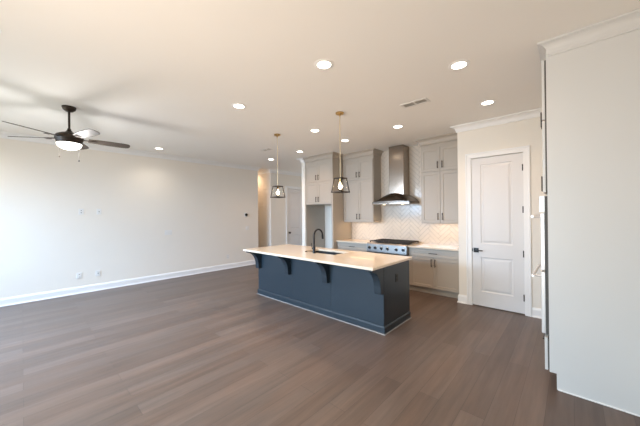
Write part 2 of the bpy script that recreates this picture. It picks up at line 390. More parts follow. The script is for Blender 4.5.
# herringbone tile splash: 45 degree chevrons cut to the wall
def clip(poly, x0, x1, z0, z1):
    for ax, lim, sg in ((0, x0, 1), (0, x1, -1), (1, z0, 1), (1, z1, -1)):
        out = []
        for i in range(len(poly)):
            p, q = poly[i], poly[(i + 1) % len(poly)]
            dp, dq = (p[ax] - lim) * sg, (q[ax] - lim) * sg
            if dp >= 0: out.append(p)
            if (dp >= 0) != (dq >= 0):
                t = dp / (dp - dq); out.append((p[0] + (q[0] - p[0]) * t, p[1] + (q[1] - p[1]) * t))
        poly = out
        if len(poly) < 3: return []
    return poly
BX0, BX1, BZ0, BZ1 = -4.255, XW - 0.001, 0.896, ZC - 0.001
tb = MB(); W_, N_, G = 0.075, 4, 0.0055
c45 = math.sqrt(0.5)
for k in range(-70, 70):
    for m_ in range(-14, 14):
        for (a, b, c, d) in ((k + 8 * m_, k, N_, 1), (k + 8 * m_, k + 1, 1, N_)):
            q = [(a * W_ + G / 2, b * W_ + G / 2), ((a + c) * W_ - G / 2, b * W_ + G / 2), ((a + c) * W_ - G / 2, (b + d) * W_ - G / 2), (a * W_ + G / 2, (b + d) * W_ - G / 2)]
            q = [(-2.85 + (x - y) * c45, 1.8 + (x + y) * c45) for x, y in q]
            if min(p[0] for p in q) > BX1 or max(p[0] for p in q) < BX0 or min(p[1] for p in q) > BZ1 or max(p[1] for p in q) < BZ0: continue
            q = clip(q, BX0, BX1, BZ0, BZ1)
            if len(q) < 3: continue
            cx = sum(p[0] for p in q) / len(q); cz = sum(p[1] for p in q) / len(q)
            B0 = [tb.bm.verts.new((x, YB - 0.004, z)) for x, z in q]; B1 = [tb.bm.verts.new((x, YB - 0.0085, z)) for x, z in q]
            ins = lambda p: (p[0] + (cx - p[0]) * 0.0025 / max(0.01, abs(cx - p[0]) + abs(cz - p[1])), p[1] + (cz - p[1]) * 0.0025 / max(0.01, abs(cx - p[0]) + abs(cz - p[1])))
            B2 = [tb.bm.verts.new((ins(p)[0], YB - 0.010, ins(p)[1])) for p in q]
            n = len(q)
            for A, B in ((B0, B1), (B1, B2)):
                for i in range(n): tb.bm.faces.new((A[i], A[(i + 1) % n], B[(i + 1) % n], B[i]))
            tb.bm.faces.new(B2)
spl = struct(MB().box(BX0, BX1, YB - 0.007, YB, BZ0, BZ1).build('wall_backsplash', M['grout']))
tb.build('herringbone_tile', M['tile'], spl)

# ------------------------------------------------------------------ cabinets
def bar_pull(parent, x, z, y, length, vertical, name='pull'):
    b = MB(); h = length / 2
    if vertical:
        b.box(x - 0.006, x + 0.006, y - 0.036, y - 0.026, z - h, z + h, 0.002)
        for s in (-1, 1): b.box(x - 0.005, x + 0.005, y - 0.028, y, z + s * (h - 0.018) - 0.005, z + s * (h - 0.018) + 0.005)
    else:
        b.box(x - h, x + h, y - 0.036, y - 0.026, z - 0.006, z + 0.006, 0.002)
        for s in (-1, 1): b.box(x + s * (h - 0.018) - 0.005, x + s * (h - 0.018) + 0.005, y - 0.028, y, z - 0.005, z + 0.005)
    return b.build(name, M['bronze'], parent)
def door(parent, x0, x1, z0, z1, yf, pull=None, name='door', rail=0.055, m='cab'):
    d = MB().shaker(x0, x1, z0, z1, yf, rail=rail).build(name, M[m], parent)
    if pull: bar_pull(d, pull[0], pull[1], yf, pull[2], pull[3])
    return d
def cab_crown(o=0.085, h=0.12):
    z1 = ZC - 0.002; z0 = z1 - h
    pts = [(-0.01, z1), (o, z1), (o, z1 - 0.014)]
    for i in range(7):
        a = i / 6 * PI / 2
        pts.append((o - 0.008 - (o - 0.03) * math.sin(a), z1 - 0.02 - (h - 0.05) * (1 - math.cos(a))))
    pts += [(0.02, z0 + 0.022), (0.012, z0 + 0.010), (0.012, z0), (-0.01, z0)]
    return pts

def shift(prof, dz): return [(a, b + dz) for a, b in prof]

# upper cabinets either side of the hood
def upper(x0, x1, mid, label, filler_right=0.0, crown_path=None, zlo=1.335):
    yf = 5.50
    t = thing('wall_cabinet', (0, 0, 0), label, 'cabinet', 'wall cabinets beside the range hood')
    t.location = ((x0 + x1) / 2, 5.86, zlo); ox, oy, oz = t.location
    def L(b):
        bmesh.ops.translate(b.bm, verts=b.bm.verts, vec=(-ox, -oy, -oz)); return b
    L(MB().box(x0, x1, yf + 0.021, 5.858, zlo + 0.03, ZC - 0.001, 0.001).box(x0, x1, yf + 0.021, yf + 0.045, zlo, zlo + 0.04)).build('carcass', M['cab'], t)
    for (a, b, s) in ((x0 + 0.012, mid - 0.002, -1), (mid + 0.002, x1 - 0.012 - filler_right, 1)):
        px = mid + s * 0.042
        d = L(MB().shaker(a, b, zlo + 0.012, 2.352, yf)).build('door', M['cab'], t)
        q = bar_pull(d, px - ox, 1.475 - oz, yf - oy, 0.135, True)
        d = L(MB().shaker(a, b, 2.366, 2.828, yf)).build('door', M['cab'], t)
        q = bar_pull(d, px - ox, 2.485 - oz, yf - oy, 0.135, True)
    L(MB().sweep(crown_path, cab_crown())).build('crown', M['cab'], t)
    L(MB().box(x0 + 0.1, x1 - 0.1, 5.60, 5.63, zlo + 0.018, zlo + 0.029)).build('light_bar', M['led'], t)
    a = area('under_cabinet_light', ((x0 + x1) / 2, 5.66, zlo + 0.012), (0, 0, 0), x1 - x0 - 0.2, 0.05, UC_W, (1.0, 0.70, 0.42))
    return t
UC_W = 1.0
upper(-2.262, XW - 0.001, -1.878, 'greige wall cabinet right of the range hood next to the pantry wall', 0.03, [(-2.262, 5.856), (-2.262, 5.50), (XW - 0.001, 5.50)])
upper(-4.257, -3.380, -3.79, 'greige wall cabinet left of the range hood beside the refrigerator surround', 0.0, [(-4.257, 5.50), (-3.380, 5.50), (-3.380, 5.856)])

# refrigerator surround with four doors over the alcove
FX0, FX1, FY = XS1 + 0.002, -4.262, 5.10
fs = thing('refrigerator_surround', ((FX0 + FX1) / 2, 5.85, 0), 'greige cabinet over the empty refrigerator alcove with tall side panel', 'cabinet')
ox, oy, oz = fs.location
def LL(b, t=None):
    o = t or fs
    bmesh.ops.translate(b.bm, verts=b.bm.verts, vec=[-c for c in o.location]); return b
LL(MB().box(FX0, FX1 - 0.046, FY + 0.021, 5.858, 1.79, ZC - 0.001)).build('carcass', M['cab'], fs)
LL(MB().box(FX1 - 0.045, FX1, FY, 5.858, 0, ZC - 0.001, 0.002)).build('side_panel', M['cab'], fs)
LL(MB().box(FX0, FX0 + 0.018, FY + 0.02, 5.858, 0, 1.789, 0.001)).build('inner_panel', M['cab'], fs)
fm = (FX0 + FX1 - 0.045) / 2
for (a, b, s) in ((FX0 + 0.012, fm - 0.002, -1), (fm + 0.002, FX1 - 0.05, 1)):
    d = LL(MB().shaker(a, b, 1.795, 2.352, FY)).build('door', M['cab'], fs); bar_pull(d, fm + s * 0.042 - ox, 1.915 - oz, FY - oy, 0.135, True)
    d = LL(MB().shaker(a, b, 2.366, 2.828, FY)).build('door', M['cab'], fs); bar_pull(d, fm + s * 0.042 - ox, 2.475 - oz, FY - oy, 0.135, True)
LL(MB().sweep([(FX0 + 0.012, FY), (FX1, FY), (FX1, 5.40)], cab_crown())).build('crown', M['cab'], fs)

# base cabinets
ZB = 0.864
def base(x0, x1, label, kind):
    yf = 5.235
    t = thing('base_cabinet', ((x0 + x1) / 2, 5.85, 0), label, 'cabinet', 'base cabinets along the tiled wall')
    o = t.location
    LL(MB().box(x0, x1, yf + 0.021, 5.858, 0.11, ZB), t).build('carcass', M['cab'], t)
    LL(MB().box(x0, x1, 5.30, 5.33, 0.001, 0.11), t).build('toe_kick', M['cab'], t)
    if kind == 'doors':
        a, b = x0 + 0.05, x1 - 0.03; mid = -1.925
        d = LL(MB().shaker(a, b, 0.70, 0.852, yf, rail=0.04), t).build('drawer', M['cab'], t); bar_pull(d, mid - o.x, 0.778, yf - o.y, 0.16, False)
        for (p, q, s) in ((a, mid - 0.002, -1), (mid + 0.002, b, 1)):
            d = LL(MB().shaker(p, q, 0.118, 0.692, yf), t).build('door', M['cab'], t); bar_pull(d, mid + s * 0.034 - o.x, 0.60, yf - o.y, 0.15, True)
    else:
        a, b = x0 + 0.03, x1 - 0.012; mid = (a + b) / 2
        for (p, q) in ((0.70, 0.852), (0.415, 0.692), (0.118, 0.407)):
            d = LL(MB().shaker(a, b, p, q, yf, rail=0.04), t).build('drawer', M['cab'], t); bar_pull(d, mid - o.x, (p + q) / 2, yf - o.y, 0.16, False)
    return t
base(-2.418, XW - 0.001, 'greige base cabinet with one drawer over two doors right of the range', 'doors')
base(-4.259, -3.347, 'greige base cabinet of drawers left of the range, partly behind the island', 'drawers')
def ctop(x0, x1, label):
    o = MB().box(x0, x1, 5.20, 5.859, ZB + 0.001, 0.895, 0.003).build('countertop', M['quartz'])
    return tag(o, label, 'countertop', 'white perimeter countertops')
ctop(-2.416, XW - 0.002, 'white quartz countertop on the base cabinet right of the range')
ctop(-4.258, -3.349, 'white quartz countertop on the base cabinet left of the range')

# gas rangetop and the cabinet it sits on
RX0, RX1 = -3.345, -2.420
t = thing('base_cabinet', ((RX0 + RX1) / 2, 5.85, 0), 'greige base cabinet carrying the steel rangetop, hidden low behind the island', 'cabinet', 'base cabinets along the tiled wall')
LL(MB().box(RX0, RX1, 5.256, 5.858, 0.11, 0.69), t).build('carcass', M['cab'], t)
LL(MB().box(RX0, RX1, 5.30, 5.33, 0.001, 0.11), t).build('toe_kick', M['cab'], t)
for (p, q) in ((0.118, 0.40), (0.408, 0.68)):
    d = LL(MB().shaker(RX0 + 0.01, RX1 - 0.01, p, q, 5.235), t).build('drawer', M['cab'], t); bar_pull(d, 0, (p + q) / 2, 5.235 - 5.85, 0.3, False)
rg = thing('gas_rangetop', ((RX0 + RX1) / 2, 5.5, 0.691), 'stainless steel gas rangetop with six knobs and black grates below the hood', 'rangetop')
LL(MB().box(RX0 + 0.002, RX1 - 0.002, 5.20, 5.855, 0.692, 0.905, 0.004), rg).build('body', M['steel'], rg)
LL(MB().prism([(5.20, 0.70), (5.155, 0.70), (5.150, 0.72), (5.165, 0.885), (5.185, 0.912), (5.20, 0.912)], 'x', RX0 + 0.002, RX1 - 0.002), rg).build('control_panel', M['panel_steel'], rg)
for px in (372.3, 377.7, 383.3, 388.6, 396.2, 402.0):
    fx = (px - 366.5) / (407.0 - 366.5); x = RX0 + (RX1 - RX0) * (0.075 + 0.85 * (fx - 0.143) / (0.877 - 0.143))
    kb = MB().lathe([(0.036, 0), (0.036, 0.005), (0.031, 0.008), (0.031, 0.009), (0, 0.009)], seg=16).build('knob', M['steel'], rg, 40)
    kb.location = (x - rg.location.x, 5.158 - 5.5, 0.805 - 0.691); kb.rotation_euler = (PI / 2 - 0.09, 0, 0)
    pt = MB().lathe([(0.024, 0.008), (0.0235, 0.030), (0.021, 0.036), (0, 0.036)], seg=16).build('knob_grip', M['black'], kb)
for i in range(3):
    a = RX0 + 0.02 + i * (RX1 - RX0 - 0.04) / 3 + 0.004; b = RX0 + 0.02 + (i + 1) * (RX1 - RX0 - 0.04) / 3 - 0.004
    g = MB(); z0, z1 = 0.928, 0.946
    for y in (5.25, 5.40, 5.52, 5.64, 5.80): g.box(a, b, y - 0.007, y + 0.007, z0, z1, 0.002)
    for x in (a + 0.007, (a + b) / 2, b - 0.007, (3 * a + b) / 4, (a + 3 * b) / 4): g.box(x - 0.006, x + 0.006, 5.25, 5.80, z0, z1, 0.002)
    for x in (a + 0.008, b - 0.008):
        for y in (5.26, 5.79): g.box(x - 0.008, x + 0.008, y - 0.008, y + 0.008, 0.904, z0 + 0.004)
    LL(g, rg).build('grate', M['iron'], rg)
    for y in (5.39, 5.66):
        LL(MB().lathe([(0.055, 0), (0.055, 0.008), (0.036, 0.012), (0.036, 0.02), (0, 0.021)], ((a + b) / 2, y, 0.905), 20), rg).build('burner', M['iron'], rg, 40)

# range hood
HX0, HX1, HYF = -3.315, -2.44, 5.34
hd_ = thing('range_hood', ((HX0 + HX1) / 2, 5.855, 1.75), 'stainless steel chimney range hood with arched canopy on the tiled wall', 'range hood')
hc_ = (HX0 + HX1) / 2
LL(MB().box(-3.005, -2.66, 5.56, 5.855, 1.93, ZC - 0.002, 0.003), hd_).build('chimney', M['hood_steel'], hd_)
cb = MB(); bm = cb.bm
def arch(u): return 1 - (2 * u - 1) ** 2
NX, NY = 24, 8
grid = []
for j in range(NY + 1):
    f = j / NY; row = []
    for i in range(NX + 1):
        u = i / NX
        y = HYF + (5.60 - HYF) * f
        s = math.sin(f * PI / 2)
        z = 1.792 + arch(u) ** 0.85 * (0.02 + 0.185 * s)
        row.append(bm.verts.new((HX0 + (HX1 - HX0) * u, y, z)))
    grid.append(row)
back = [bm.verts.new((HX0 + (HX1 - HX0) * i / NX, 5.855, 1.792 + arch(i / NX) ** 0.85 * 0.205)) for i in range(NX + 1)]
grid.append(back)
for A, B in zip(grid, grid[1:]):
    for i in range(NX): bm.faces.new((A[i], A[i + 1], B[i + 1], B[i]))
fl = [bm.verts.new((HX0 + (HX1 - HX0) * i / NX, HYF, 1.765)) for i in range(NX + 1)]
bl = [bm.verts.new((HX0 + (HX1 - HX0) * i / NX, 5.855, 1.765)) for i in range(NX + 1)]
for i in range(NX):
    bm.faces.new((fl[i], fl[i + 1], grid[0][i + 1], grid[0][i])); bm.faces.new((bl[i], bl[i + 1], back[i + 1], back[i])); bm.faces.new((fl[i], fl[i + 1], bl[i + 1], bl[i]))
for k in (0, NX):
    bm.faces.new([fl[k]] + [r[k] for r in grid] + [bl[k]])
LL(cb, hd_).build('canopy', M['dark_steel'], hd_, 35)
LL(MB().box(HX0 - 0.004, HX1 + 0.004, HYF - 0.006, 5.855, 1.742, 1.768, 0.003), hd_).build('rim', M['hood_steel'], hd_)
LL(MB().box(hc_ - 0.05, hc_ - 0.01, HYF - 0.010, HYF - 0.005, 1.748, 1.763), hd_).build('control_button', M['black'], hd_)
for x in (hc_ - 0.22, hc_ + 0.22):
    LL(MB().lathe([(0.03, 0), (0.03, -0.004), (0, -0.004)], (x, 5.5, 1.742), 16), hd_).build('hood_lamp', M['led'], hd_)
    spot('hood_light', (x, 5.5, 1.725), 7.0, (1.0, 0.68, 0.38), 120, 0.7, 0.03)

# ------------------------------------------------------------------ island
IX0, IX1, IY0, IY1 = -4.535, -1.785, 3.132, 3.885
isl = thing('kitchen_island', ((IX0 + IX1) / 2, (IY0 + IY1) / 2, 0), 'slate blue kitchen island base with four corbels under a white top', 'kitchen island')
I = isl
LL(MB().box(IX0 + 0.01, IX1 - 0.01, IY0 + 0.012, IY1, 0.001, 0.66).box(IX0 + 0.01, IX1 - 0.01, IY0 + 0.012, IY0 + 0.04, 0.66, ZB).box(IX0 + 0.01, IX1 - 0.01, IY1 - 0.03, IY1, 0.66, ZB)
   .box(IX0 + 0.01, IX0 + 0.04, IY0 + 0.04, IY1 - 0.03, 0.66, ZB).box(IX1 - 0.04, IX1 - 0.01, IY0 + 0.04, IY1 - 0.03, 0.66, ZB), I).build('carcass', M['navy'], I)
cx_ = [-4.475, -3.62, -2.745, -1.836]   # corbel centres
seams = [IX0, -3.55, -2.672, IX1]
for a, b in zip(seams, seams[1:]):
    LL(MB().box(a + 0.0015, b - 0.0015, IY0, IY0 + 0.012, 0.09, ZB, 0.0015), I).build('front_panel', M['navy'], I)
LL(MB().box(IX1 - 0.01, IX1, IY0 + 0.012, IY1, 0.09, ZB, 0.001), I).build('end_panel', M['navy'], I)
LL(MB().box(IX0, IX0 + 0.01, IY0 + 0.012, IY1, 0.09, ZB, 0.001), I).build('end_panel', M['navy'], I)
bprof = [(0, 0.001), (0.022, 0.001), (0.022, 0.006), (0.014, 0.014), (0.014, 0.080), (0.006, 0.094), (0, 0.096)]
LL(MB().sweep([(IX0, IY1), (IX0, IY0), (IX1, IY0), (IX1, IY1)][::-1], [(-a, z) for a, z in bprof]) if False else MB().sweep([(IX0, IY1), (IX0, IY0), (IX1, IY0), (IX1, IY1)], bprof), I).build('base_moulding', M['navy'], I)
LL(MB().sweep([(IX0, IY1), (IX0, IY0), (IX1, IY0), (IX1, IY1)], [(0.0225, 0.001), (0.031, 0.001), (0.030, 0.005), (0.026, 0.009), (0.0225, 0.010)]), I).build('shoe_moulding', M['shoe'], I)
cpoly = [(IY0, ZB), (2.855, ZB), (2.855, 0.842), (2.866, 0.836)]
for i in range(0, 11):
    a = i / 10 * PI / 2
    cpoly.append((2.870 + 0.190 * math.sin(a), 0.830 - 0.245 * (1 - math.cos(a))))
cpoly += [(3.066, 0.535), (3.072, 0.515), (IY0, 0.515)]
for x in cx_:
    LL(MB().prism(cpoly, 'x', x - 0.049, x + 0.049), I).build('corbel', M['navy'], I)
ol = LL(MB().box(IX1, IX1 + 0.005, 3.452, 3.522, 0.605, 0.72, 0.002), I).build('outlet_plate', M['black'], I)
LL(MB().box(IX1 + 0.004, IX1 + 0.007, 3.468, 3.506, 0.625, 0.655, 0.001).box(IX1 + 0.004, IX1 + 0.007, 3.468, 3.506, 0.67, 0.70, 0.001), I).build('receptacle', M['iron'], I)

# island top with the sink cut-out
TX0, TX1, TY0, TY1 = -4.585, -1.753, 2.828, 3.93
SX0, SX1, SY0, SY1 = -3.50, -2.78, 3.35, 3.75
tp = MB(); bm = tp.bm
def rect(x0, x1, y0, y1, z): return [bm.verts.new(c) for c in ((x0, y0, z), (x1, y0, z), (x1, y1, z), (x0, y1, z))]
c = 0.003
rings = [rect(SX0, SX1, SY0, SY1, ZB + 0.001), rect(SX0, SX1, SY0, SY1, 0.897 - c), rect(SX0 - c, SX1 + c, SY0 - c, SY1 + c, 0.897),
         rect(TX0 + c, TX1 - c, TY0 + c, TY1 - c, 0.897), rect(TX0, TX1, TY0, TY1, 0.897 - c), rect(TX0, TX1, TY0, TY1, ZB + 0.001)]
for A, B in zip(rings, rings[1:] + rings[:1]):
    for i in range(4): bm.faces.new((A[i], A[(i + 1) % 4], B[(i + 1) % 4], B[i]))
tag(tp.build('island_countertop', M['quartz']), 'long white quartz countertop overhanging the slate blue island', 'countertop')
sk = thing('sink', ((SX0 + SX1) / 2, (SY0 + SY1) / 2, 0.665), 'black undermount sink let into the white island top', 'sink')
t_ = 0.012
LL(MB().box(SX0, SX1, SY0, SY1, 0.665, 0.677).box(SX0, SX0 + t_, SY0, SY1, 0.677, 0.863).box(SX1 - t_, SX1, SY0, SY1, 0.677, 0.863)
   .box(SX0 + t_, SX1 - t_, SY0, SY0 + t_, 0.677, 0.863).box(SX0 + t_, SX1 - t_, SY1 - t_, SY1, 0.677, 0.863), sk).build('basin', M['sink'], sk)
LL(MB().lathe([(0.045, 0), (0.045, 0.003), (0.03, 0.004), (0, 0.002)], (-3.14, 3.62, 0.677), 20), sk).build('drain', M['steel'], sk)
fx, fy = -3.165, 3.29
fc = thing('kitchen_faucet', (fx, fy, 0.8975), 'matte black gooseneck faucet in front of the island sink', 'faucet')
MB().lathe([(0.028, 0), (0.028, 0.006), (0.025, 0.012), (0.024, 0.10), (0.016, 0.115), (0, 0.115)], seg=20).build('base', M['black'], fc, 40)
pts = [(0, 0, 0.10), (0, 0, 0.22), (0, 0, 0.285)]
R = 0.105
for i in range(1, 13):
    a = i / 12 * PI * 0.93
    pts.append((0, R - R * math.cos(a), 0.285 + R * math.sin(a)))
e = pts[-1]
MB().tube(pts, 0.0145, 12).build('spout', M['black'], fc, 60)
MB().tube([e, (0, e[1] + 0.004, e[2] - 0.03), (0, e[1] + 0.010, e[2] - 0.085)], [0.0145, 0.018, 0.018], 12).build('spray_head', M['black'], fc, 60)
MB().tube([(-0.015, 0, 0.07), (-0.045, 0, 0.075)], 0.011, 10).tube([(-0.045, 0, 0.073), (-0.052, 0, 0.10), (-0.058, 0.0, 0.16)], 0.0055, 8).build('handle', M['black'], fc, 60)
tag(MB().lathe([(0.021, 0), (0.021, 0.004), (0.013, 0.008), (0.013, 0.014), (0, 0.015)], (-3.385, 3.32, 0.8975), 16).build('air_switch', M['bronze'], None, 40), 'small dark disposal button on the island top left of the faucet', 'button')

# ------------------------------------------------------------------ tall oven cabinet on the right
# local frame: x runs towards -Y of the room, front faces -X of the room
PX, PY = -0.157, 3.138
CW = 0.86
tw = thing('oven_cabinet', (0.46, PY, 0), 'tall pale grey oven cabinet whose blank side panel fills the right edge', 'cabinet', rz=0)
DEP = 0.46 + 0.011
O3 = tw
LL(MB().box(PX, 0.469, PY, PY + 0.02, 0.141, ZC - 0.001).box(-0.104, 0.469, PY, PY + 0.02, 0.001, 0.1415), O3).build('side_panel', M['tower'], O3)
LL(MB().box(PX, 0.469, PY + CW - 0.02, PY + CW, 0.141, ZC - 0.001).box(-0.104, 0.469, PY + CW - 0.02, PY + CW, 0.001, 0.141), O3).build('side_panel', M['tower'], O3)
LL(MB().box(0.45, 0.469, PY + 0.021, PY + CW - 0.021, 0.15, ZC - 0.001).box(PX + 0.001, 0.449, PY + 0.021, PY + CW - 0.021, 1.70, 1.72).box(PX + 0.001, 0.449, PY + 0.021, PY + CW - 0.021, 2.90, ZC - 0.001)
   .box(PX + 0.001, 0.449, PY + 0.021, PY + CW - 0.021, 0.145, 0.165).box(PX + 0.001, 0.449, PY + 0.021, PY + CW - 0.021, 0.425, 0.445), O3).build('carcass', M['tower'], O3)
LL(MB().box(-0.110, -0.09, PY + 0.004, PY + CW - 0.004, 0.001, 0.14), O3).build('toe_kick', M['tower'], O3)
LL(MB().box(-0.102, 0.469, PY - 0.008, PY - 0.0005, 0.001, 0.012, 0.002), O3).build('shoe_moulding', M['trim'], O3)
def tdoor(y0, y1, z0, z1, name='door'):
    b = MB().shaker(0, y1 - y0, z0, z1, 0)
    M_ = Matrix.Rotation(-PI / 2, 4, 'Z')
    bmesh.ops.transform(b.bm, matrix=M_, verts=b.bm.verts)
    bmesh.ops.translate(b.bm, verts=b.bm.verts, vec=(PX - 0.032, y1, 0))
    return LL(b, O3).build(name, M['tower'], O3)
def tpull(d, y, z, h, vert=True):
    b = MB()
    xf = PX - 0.032
    if vert:
        b.box(xf - 0.034, xf - 0.024, y - 0.006, y + 0.006, z - h / 2, z + h / 2, 0.002)
        for s in (-1, 1): b.box(xf - 0.026, xf, y - 0.005, y + 0.005, z + s * (h / 2 - 0.02) - 0.005, z + s * (h / 2 - 0.02) + 0.005)
    else:
        b.box(xf - 0.034, xf - 0.024, y - h / 2, y + h / 2, z - 0.006, z + 0.006, 0.002)
        for s in (-1, 1): b.box(xf - 0.026, xf, y + s * (h / 2 - 0.02) - 0.005, y + s * (h / 2 - 0.02) + 0.005, z - 0.005, z + 0.005)
    LL(b, O3).build('pull', M['bronze'], d)
ym = PY + CW / 2
for (a, b, s) in ((PY + 0.004, ym - 0.002, -1), (ym + 0.002, PY + CW - 0.004, 1)):
    d = tdoor(a, b, 2.368, 2.895); tpull(d, ym + s * 0.04, 2.47, 0.15)
    d = tdoor(a, b, 1.722, 2.354); tpull(d, ym + s * 0.04, 1.83, 0.15)
d = tdoor(PY + 0.004, PY + CW - 0.004, 0.150, 0.432, 'drawer'); tpull(d, ym, 0.30, 0.2, False)
for (za, zb) in ((0.16, 0.42), (1.73, 2.89)): LL(MB().box(PX - 0.011, PX - 0.0005, PY + 0.004, PY + CW - 0.012, za, zb), O3).build('gap_shade_strip', M['gap'], O3)  # dark strips paint the shade between door backs and carcass
cpt = cab_crown(0.082, 0.118)
LL(MB().sweep([(-0.128, PY + CW), (-0.128, PY), (0.469, PY)], cpt), O3).build('crown', M['tower'], O3)
# the double wall oven in it
wo = thing('wall_oven', (PX, ym, 0.445), 'stainless double wall oven seen edge on past the tall grey panel', 'oven')
OY0, OY1 = PY + 0.05, PY + CW - 0.05
LL(MB().box(PX - 0.001, 0.42, OY0 + 0.01, OY1 - 0.01, 0.446, 1.695), wo).build('oven_body', M['dark_steel'], wo)
LL(MB().box(PX - 0.062, PX - 0.022, OY0, OY1, 1.545, 1.692, 0.003), wo).build('control_panel', M['oven_steel'], wo)
LL(MB().box(PX - 0.0235, PX - 0.0015, OY0 - 0.006, OY1 + 0.006, 0.452, 1.69), wo).build('oven_gap_shade', M['gap'], wo)  # dark sheet paints the gap shade behind the oven front
for (z0, z1, hz) in ((1.022, 1.535, 1.505), (0.452, 1.005, 0.955)):
    d = LL(MB().box(PX - 0.054, PX - 0.024, OY0, OY1, z0, z1, 0.004), wo).build('oven_door', M['oven_steel'], wo)
    LL(MB().box(PX - 0.056, PX - 0.0535, OY0 + 0.1, OY1 - 0.1, z0 + 0.08, z1 - 0.13), wo).build('oven_window', M['ovenglass'], d)
    LL(MB().tube([(PX - 0.115, OY0 + 0.03, hz), (PX - 0.115, OY1 - 0.03, hz)], 0.012, 12).tube([(PX - 0.115, OY0 + 0.07, hz), (PX - 0.053, OY0 + 0.07, hz)], 0.009, 8).tube([(PX - 0.115, OY1 - 0.07, hz), (PX - 0.053, OY1 - 0.07, hz)], 0.009, 8), wo).build('oven_handle', M['oven_steel'], d, 40)

# ------------------------------------------------------------------ pendants
def pendant(x, y, label):
    p = thing('pendant_light', (x, y, 0), label, 'pendant light', 'lantern pendants over the island')
    MB().lathe([(0, ZC - 0.001), (0.06, ZC - 0.001), (0.06, ZC - 0.018), (0.052, ZC - 0.026), (0.012, ZC - 0.034), (0.012, ZC - 0.05), (0, ZC - 0.05)], seg=24).build('canopy', M['brass'], p, 40)
    MB().tube([(0, 0, ZC - 0.045), (0, 0, 2.07)], 0.006, 8).build('rod', M['rod'], p, 60)
    b = MB(); zt, zb, at, ab, s = 2.065, 1.865, 0.063, 0.092, 0.0075
    for (z, a) in ((zt, at), (zb, ab)):
        for k in (-1, 1):
            b.box(-a - s, a + s, k * a - s, k * a + s, z - s, z + s); b.box(k * a - s, k * a + s, -a - s, a + s, z - s, z + s)
    for i in (-1, 1):
        for j in (-1, 1): b.tube([(i * at, j * at, zt), (i * ab, j * ab, zb)], 0.008, 6)
    b.box(-at, at, -0.008, 0.008, zt - 0.004, zt + 0.004).box(-0.008, 0.008, -at, at, zt - 0.004, zt + 0.004)
    b.build('lantern_frame', M['bronze'], p)
    g = MB()
    for k in (-1, 1):
        V = [g.bm.verts.new(c) for c in ((-at, k * at, zt - s), (at, k * at, zt - s), (ab, k * ab, zb + s), (-ab, k * ab, zb + s))]; g.bm.faces.new(V)
        V = [g.bm.verts.new(c) for c in ((k * at, -at, zt - s), (k * at, at, zt - s), (k * ab, ab, zb + s), (k * ab, -ab, zb + s))]; g.bm.faces.new(V)
    g.build('glass_shade', M['glass'], p)
    MB().lathe([(0, 2.065), (0.016, 2.065), (0.016, 2.02), (0.012, 2.012), (0, 2.012)], seg=14).build('socket', M['brass'], p, 40)
    MB().lathe([(0, 2.012), (0.011, 2.010), (0.013, 1.995), (0.026, 1.965), (0.029, 1.945), (0.024, 1.924), (0.012, 1.912), (0, 1.909)], seg=16).build('bulb', M['bulb'], p, 60)
pendant(-2.492, 3.16, 'brass-stemmed lantern pendant over the island, nearer the range hood')
pendant(-4.007, 3.21, 'brass-stemmed lantern pendant over the far left end of the island')

# ------------------------------------------------------------------ ceiling fan
fan = thing('ceiling_fan', (-4.99, 0.438, 0), 'dark five-blade ceiling fan with a lit white bowl on the ceiling', 'ceiling fan')
MB().lathe([(0, ZC - 0.001), (0.075, ZC - 0.001), (0.075, ZC - 0.012), (0.066, ZC - 0.04), (0.04, ZC - 0.062), (0.018, ZC - 0.07), (0, ZC - 0.07)], seg=28).build('canopy', M['bronze'], fan, 40)
MB().tube([(0, 0, ZC - 0.06), (0, 0, 2.69)], 0.0125, 12).build('downrod', M['bronze'], fan, 60)
MB().lathe([(0, 2.735), (0.018, 2.735), (0.022, 2.715), (0.040, 2.690), (0.055, 2.682), (0.086, 2.672), (0.129, 2.650), (0.148, 2.625), (0.151, 2.60), (0.142, 2.575), (0.136, 2.560), (0.136, 2.532), (0, 2.532)], seg=36).build('motor_housing', M['bronze'], fan, 35)
MB().lathe([(0.131, 2.531), (0.129, 2.518), (0.119, 2.494), (0.099, 2.474), (0.069, 2.459), (0.040, 2.452), (0, 2.450)], seg=36).build('light_bowl', M['bowl'], fan, 60)
def blade():
    b = MB(); bm = b.bm
    out = [(0.20, -0.048), (0.30, -0.060), (0.45, -0.067), (0.60, -0.068), (0.65, -0.062), (0.675, -0.045), (0.684, -0.02), (0.684, 0.02), (0.675, 0.045), (0.65, 0.062), (0.60, 0.068), (0.45, 0.067), (0.30, 0.060), (0.20, 0.048)]
    tl = math.radians(-14)
    f = lambda r, w_, z: (r, w_ * math.cos(tl), 2.605 + w_ * math.sin(tl) + z)
    A = [bm.verts.new(f(r, w_, -0.004)) for r, w_ in out]; B = [bm.verts.new(f(r, w_, 0.004)) for r, w_ in out]
    bm.faces.new(A); bm.faces.new(B[::-1])
    for i in range(len(out)): bm.faces.new((A[i], A[(i + 1) % len(out)], B[(i + 1) % len(out)], B[i]))
    return b
bl0 = blade().build('blade', M['blade'], fan)
br0 = MB().box(0.14, 0.25, -0.018, 0.018, 2.598, 2.606, 0.002).box(0.225, 0.285, -0.034, 0.034, 2.594, 2.600, 0.002).build('blade_bracket', M['bronze'], bl0)
for k, th in enumerate((88, 160, 232, 304, 16)):
    if k == 0: bb = bl0
    else:
        bb = bl0.copy(); COL.objects.link(bb); bb.parent = fan
        cc = br0.copy(); COL.objects.link(cc); cc.parent = bb
    bb.rotation_euler = (0, 0, math.radians(th))
